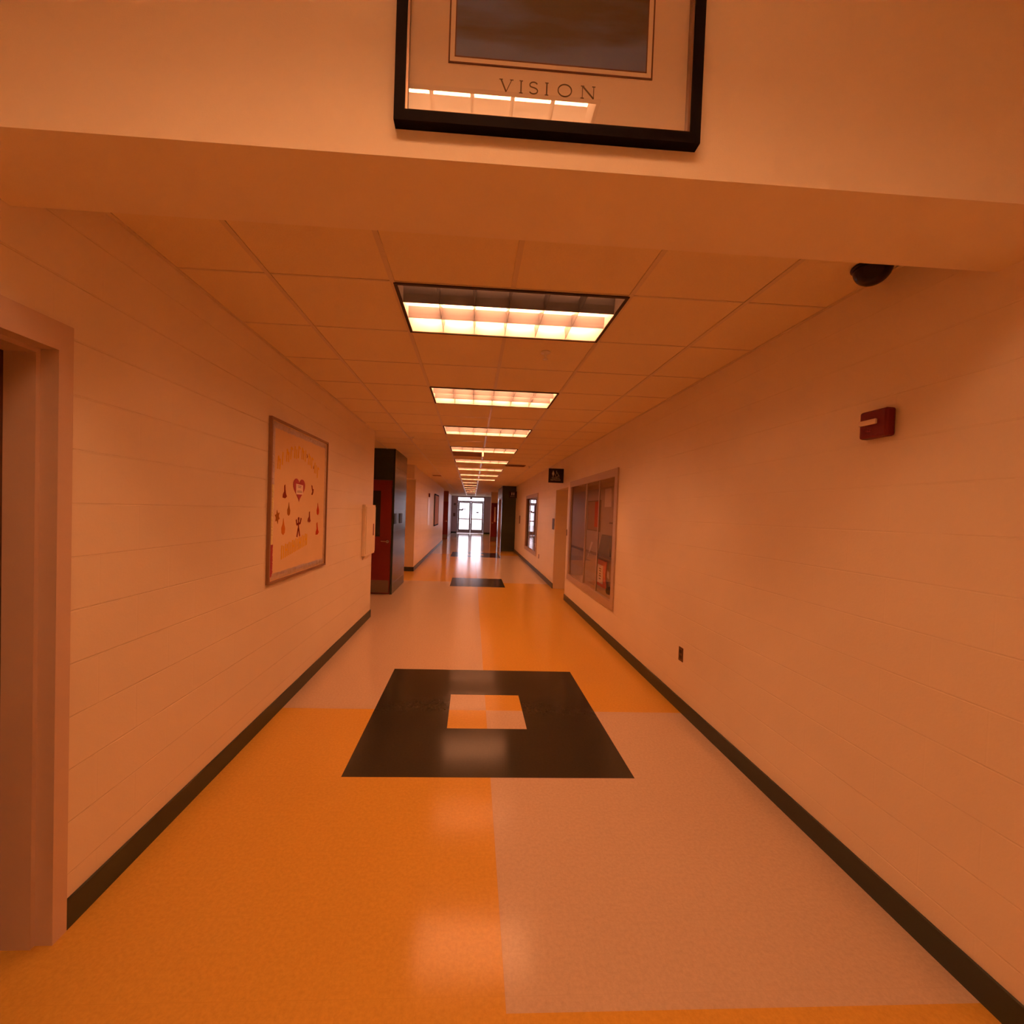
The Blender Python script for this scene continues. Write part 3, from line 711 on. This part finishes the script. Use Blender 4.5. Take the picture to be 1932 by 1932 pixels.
# sign plates
def flag_sign(y, x0, x1, z0, z1, label, lines, man=False):
    r = empty('restroom_sign', (x1, y, z0), label, 'sign', 'black signs that stick out from the right wall')
    wd, ht = x1 - x0, z1 - z0
    b = MB(); b.box(-wd, 0, -.010, .010, 0, ht, bev=.004); b.build('plate', M['sign'], r)
    def TS(u, v, t): return (-wd + u * wd, -.0102 - t, v * ht)
    b = MB(); s = wd
    if not man:
        disc(b, (.30, .82), .028, TS, 0, .001)
        poly(b, [(.26, .78), (.34, .78), (.385, .58), (.345, .585), (.365, .54), (.325, .54), (.325, .42), (.275, .42), (.275, .54), (.235, .54), (.255, .585), (.215, .58)], TS, 0, .001)
        b.build('woman_symbol', M['signw'], r); b = MB()
        disc(b, (.52, .815), .024, TS, 0, .001)
        ribbon(b, [(.52, .78), (.53, .64), (.63, .63), (.68, .47), (.73, .48)], .026, TS, 0, .001); ribbon(b, [(.53, .72), (.60, .71)], .022, TS, 0, .001)
        disc(b, (.545, .53), .105, TS, 0, .001, rin=.022, a0=math.radians(125), a1=math.radians(355))
        b.build('wheelchair_symbol', M['signw'], r)
    else:
        for cx_ in (.38, .62):
            disc(b, (cx_, .84), .04, TS, 0, .001); poly(b, [(cx_ - .07, .78), (cx_ + .07, .78), (cx_ + .05, .42), (cx_ - .05, .42)], TS, 0, .001)
        b.build('figure_symbols', M['signw'], r)
    for k, (tx, sz, v) in enumerate(lines):
        text_part(tx, sz, Matrix.Translation((-wd * (.53), -.0108, v * ht)) @ Matrix.Rotation(math.pi / 2, 4, 'X'), M['signw'], r)
flag_sign(8.84, 1.53, 1.84, 2.30, 2.59, 'black sign with woman and wheelchair symbols sticking out over the right doorway', [("WOMEN'S", .036, .325), ('RESTROOM', .040, .19)])
flag_sign(18.2, 1.50, 1.84, 2.28, 2.56, 'black sign with two pale figures sticking out before the dark green pier', [('RESTROOM', .036, .24)], man=True)
b = MB(); b.box(XR - .008, XR, 9.62, 9.86, 1.31, 1.56, bev=.003)
tag(b.build('wall_plate', M['brownp']), 'dark upright wall plate just past the right doorway', 'wall sign')
b = MB(); b.box(XR - .008, XR, 16.6, 16.9, 1.25, 1.56, bev=.003)
tag(b.build('wall_plate', M['brownp']), 'small dark wall plate on the right wall before the dark green pier', 'wall sign')
b = MB(); b.box(XR - .007, XR, 8.285, 8.33, 1.25, 1.37, bev=.002)
tag(b.build('light_switch', M['brownp']), 'small brown switch on the edge before the right doorway', 'light switch')

# ------------------------------------------------------------------ display cases
def display_case(y0, y1, z0, z1, label, divs):
    r = empty('display_case', (XR, y0, z0), label, 'display case', 'glass display cases set in the right wall')
    W, HH, D = y1 - y0, z1 - z0, .30
    b = MB()                                                   # lining of the niche
    b.box(D, D + .01, 0, W, 0, HH); b.box(.0, D, .001, .01, .01, HH - .01); b.box(.0, D, W - .01, W - .001, .01, HH - .01); b.box(.0, D, 0.001, W - .001, .001, .01); b.box(.0, D, .001, W - .001, HH - .01, HH - .001)
    plab(b.build('niche_lining', M['caseback'], r), 'tan lining of the case')
    b = MB(); o_ = .075
    b.box(-.02, -.001, -o_, W + o_, -o_, .03); b.box(-.02, -.001, -o_, W + o_, HH - .03, HH + o_); b.box(-.02, -.001, -o_, .03, .03, HH - .03); b.box(-.02, -.001, W - .03, W + o_, .03, HH - .03)
    b.build('frame', M['alum'], r)
    e = [.03] + divs + [W - .03]
    for k, (a, c_) in enumerate(zip(e, e[1:])):
        x = .005 + .010 * (k % 2)
        b = MB(); b.box(x, x + .004, a + .012, c_ - .012, .034, HH - .034); pn = b.build('glass_pane', M['glassd'], r)
        b = MB(); s_ = .022
        b.box(x - .004, x + .009, a - .008, a + s_, .031, HH - .031); b.build('pane_edge', M['alum'], pn)
        b = MB(); b.box(x - .004, x + .009, c_ - s_, c_ + .008, .031, HH - .031); b.build('pane_edge', M['alum'], pn)
    return r
display_case(C1[0], C1[1], C1[2], C1[3], 'large glass display case in the near right wall, red framed certificate inside', [.78, 1.50])
display_case(C2[0], C2[1], C2[2], C2[3], 'smaller-looking display case far down the right wall, reflecting the exit doors', [.80, 1.65])
# contents of the near case (back of niche x = 2.14)
XB = XR + .298
def inner(name, y0, y1, z0, z1, m, label, cat, th=.006, grp=None):
    b = MB(); b.box(XB - th, XB, y0, y1, z0, z1); return tag(b.build(name, m), label, cat, grp)
G2 = 'papers on the back of the near display case'
inner('wall_paper', 6.60, 6.93, 1.80, 2.09, M['note'], 'pale sheet high up in the near display case', 'paper', grp=G2)
inner('wall_paper', 6.20, 6.42, 1.78, 2.06, M['caseback'], 'tan sheet high up in the near display case beside the pale one', 'paper', grp=G2)
inner('wall_banner', 7.20, 7.48, 1.46, 1.90, M['certr'], 'narrow red banner in the middle of the near display case', 'banner')
inner('wall_paper', 6.36, 6.66, 1.535, 1.56, M['brownp'], 'thin dark caption strip right of the red banner in the near display case', 'paper', grp=G2)
b = MB(); b.box(XR + .10, XB, 5.52, 7.15, 1.030, 1.040)
tag(b.build('display_shelf', M['alum']), 'thin shelf across the near end of the display case', 'shelf')
# dark open box-like panel standing on the shelf
b = MB(); b.prism([(6.38, 1.042), (6.98, 1.042), (6.80, 1.36), (6.42, 1.36)], 'x', XB - .07, XB - .045)
tag(b.build('slanted_board', M['grey']), 'dark grey slanted panel standing on the display case shelf', 'panel')
r = empty('framed_certificate', (XB - .04, 6.84, C1[2] + .011), 'red framed certificate standing at the bottom of the near display case', 'certificate')
b = MB(); b.box(-.02, 0, -.27, .27, 0, .42); b.build('frame', M['certr'], r)
b = MB(); b.box(-.024, -.02, -.15, .16, .05, .34); sh = b.build('sheet', M['note'], r)
b = MB()
for k, (a, z) in enumerate(((.06, .28), (.05, .245), (.04, .20), (.055, .165), (.045, .12))): b.box(-.0255, -.024, -a, a, z - .010, z + .008)
b.build('writing_lines', M['ink'], sh)
b = MB(); b.lathe([(.035, 0), (.058, .015), (.068, .05), (.064, .085), (.048, .11), (.050, .118), (.042, .116)], (XR + .17, 6.10, C1[2] + .011), seg=28)
tag(b.build('round_pot', M['pot']), 'dark red-brown round pot beside the red certificate in the case', 'pot')
b = MB(); b.prism([(7.78, .90), (7.84, .90), (7.62, 1.19), (7.50, 1.19)], 'x', XB - .010, XB - .006)
tag(b.build('wall_paper', M['note']), 'slanted pale paper streak in the middle pane of the near case', 'paper', G2)
b = MB(); b.prism([(6.43, .70), (6.52, .72), (6.50, .83), (6.44, .80)], 'x', XB - .05, XB - .045)
tag(b.build('paper_tag', M['note']), 'small pale tag above the round pot in the near case', 'tag')

# ------------------------------------------------------------------ far left wall items
XW = -1.53
r = empty('notice_board', (XW, 18.4, 1.06), 'dark framed brown notice board on the far left wall', 'notice board')
b = MB(); b.box(0, .02, -.95, .95, 0, 1.20); b.build('panel', M['cork'], r)
b = MB()
for a in ((-1.0, 1.0, -.05, 0), (-1.0, 1.0, 1.20, 1.25), (-1.0, -.95, 0, 1.20), (.95, 1.0, 0, 1.20)): b.box(0, .028, a[0], a[1], a[2], a[3])
b.build('frame', M['black'], r)
b = MB(); b.box(XW + .001, XW + .008, 14.9, 15.6, 1.12, 2.04); tag(b.build('pale_poster', mat('laminated_pale_paper', (.80, .72, .62), .34, .5)), 'tall pale poster left of the brown notice board on the far left wall', 'poster')
b = MB(); b.box(XW, XW + .04, 15.10, 15.24, 2.10, 2.23, bev=.008); tag(b.build('fire_alarm', M['strobe']), 'small dark red alarm box above the tall pale poster, far left wall', 'fire alarm')

# ------------------------------------------------------------------ far doors facing the camera
def leafdoor(name, n, x0, x1, y, label, knobx, s):
    b = MB(); b.box(x0, x1, y, y + .045, .01, 2.17); lf = b.build(name, M['red']); lf['kind'] = 'structure'; lf['label'] = label
    b = MB(); b.box(x0 + .03, x1 - .03, y - .003, y, .04, .27); plab(b.build('kick_plate', M['kick'], lf), 'metal kick plate')
    lever(lf, knobx, y, 1.04, s); return lf
leafdoor('door_3', 3, -2.32, -1.40, 25.2, 'red door at the far left of the corridor', -1.49, 1)
lf = leafdoor('door_4', 4, 1.05, 1.80, 24.28, 'red door at the far right of the corridor', 1.13, -1)
b = MB(); b.box(1.22, 1.30, 24.275, 24.28, 1.12, 1.95); plab(b.build('vision_panel', M['white'], lf), 'narrow window, its reflection painted pale')  # narrow window, plain pale colour standing for the reflection in its glass
b = MB(); b.box(1.06, 1.80, 24.325, 24.35, 2.20, 2.50); tag(b.build('transom_panel', M['white']), 'pale panel standing in for the transom above the far right red door', 'transom panel')  # plain pale panel for the bright transom, no lamp inside
# side doorway in the green pier
d = MB(); d.box(1.235, 1.25, 18.90, 18.98, 0, 2.33); d.box(1.235, 1.25, 20.56, 20.64, 0, 2.33); d.box(1.235, 1.25, 18.98, 20.56, 2.25, 2.33)
d.box(1.25, 1.45, 18.95, 18.98, 0, 2.27); d.box(1.25, 1.45, 20.56, 20.6, 0, 2.27); d.box(1.25, 1.45, 18.98, 20.56, 2.25, 2.27)
df = d.build('door_5', M['frame']); df['kind'] = 'structure'; df['label'] = 'pale door frame in the side of the dark green pier'
b = MB(); b.box(1.32, 1.365, 18.98, 20.56, .01, 2.25); plab(b.build('door_leaf', M['red'], df), 'red door leaf')

# ------------------------------------------------------------------ exit doors
DM = mat('exit_door_metal', (.22, .15, .14), .45, .4)
d = MB(); Y = YE + .05
d.box(-1.15, -1.09, YE + .02, YE + .14, 0, 2.75); d.box(.83, .89, YE + .02, YE + .14, 0, 2.75)
d.box(-1.09, .83, YE + .02, YE + .14, 2.69, 2.75); d.box(-1.09, .83, YE + .02, YE + .14, 2.36, 2.45); d.box(-.15, -.11, YE + .04, YE + .12, 2.45, 2.69)
df = d.build('door_6', DM); df['kind'] = 'structure'; df['label'] = 'glazed double exit doors at the end of the corridor'
b = MB(); b.box(-1.09, -.15, YE + .07, YE + .076, 2.45, 2.69); b.box(-.11, .83, YE + .07, YE + .076, 2.45, 2.69); plab(b.build('transom_glass', M['glass'], df), 'clear transom glass')
for x0, x1 in ((-1.085, -.135), (-.125, .825)):
    b = MB(); st = .11
    b.box(x0, x0 + st, Y, Y + .045, .012, 2.355); b.box(x1 - st, x1, Y, Y + .045, .012, 2.355)
    b.box(x0 + st, x1 - st, Y, Y + .045, .012, .29); b.box(x0 + st, x1 - st, Y, Y + .045, 2.27, 2.355); b.box(x0 + st, x1 - st, Y, Y + .045, 1.04, 1.12)
    lf = plab(b.build('door_leaf', DM, df), 'metal framed door leaf')
    b = MB(); b.box(x0 + st, x1 - st, Y + .02, Y + .026, .29, 1.04); b.box(x0 + st, x1 - st, Y + .02, Y + .026, 1.12, 2.27); b.build('glass_pane', M['glass'], lf)
    b = MB(); b.box(x0 + .06, x1 - .06, Y - .05, Y - .02, 1.055, 1.10); b.box(x0 + .06, x0 + .12, Y - .02, Y, 1.05, 1.11); b.box(x1 - .12, x1 - .06, Y - .02, Y, 1.05, 1.11)
    b.build('push_bar', M['steel'], lf)
b = MB(); b.box(.28, .47, Y + .014, Y + .019, 1.55, 1.64); tag(b.build('door_sticker', M['grey']), 'small grey sticker on the right exit door glass', 'sticker')
b = MB(); b.box(-.98, -.70, Y + .014, Y + .019, 1.70, 1.80); b.box(-.80, -.50, Y + .014, Y + .019, 1.80, 1.86); tag(b.build('door_sticker', M['grey']), 'smudged grey sticker on the left exit door glass', 'sticker')
b = MB(); b.lathe([(.02, .0), (.05, -.02), (.10, -.12), (.11, -.16), (.001, -.16)], (-.13, YE - .10, 2.74), seg=20)
b.box(-.15, -.11, YE - .12, YE + .02, 2.70, 2.75)
tag(b.build('door_lamp', M['grey']), 'small dark bell-shaped fitting in the middle above the exit doors', 'lamp')
b = MB(); b.cyl((-1.33, YE, 2.16), (-1.33, YE - .05, 2.16), .09, 20); tag(b.build('alarm_bell', M['grey']), 'round dark alarm bell left of the exit doors', 'alarm bell')
b = MB(); b.box(-1.44, -1.27, YE - .03, YE, 1.25, 1.50, bev=.01); tag(b.build('wall_plate', M['brownp']), 'brown wall plate left of the exit doors, below the alarm bell', 'wall sign')
b = MB(); b.box(.45, .80, YE - .5, YE - .25, .0, .02, bev=.006); tag(b.build('door_wedge', M['white']), 'small pale object on the floor before the right exit door', 'door stop')
b = MB(); b.box(-12, 12, YE + .26, 60, -.12, -.02); struct(b, 'floor_outdoor', M['concrete'])
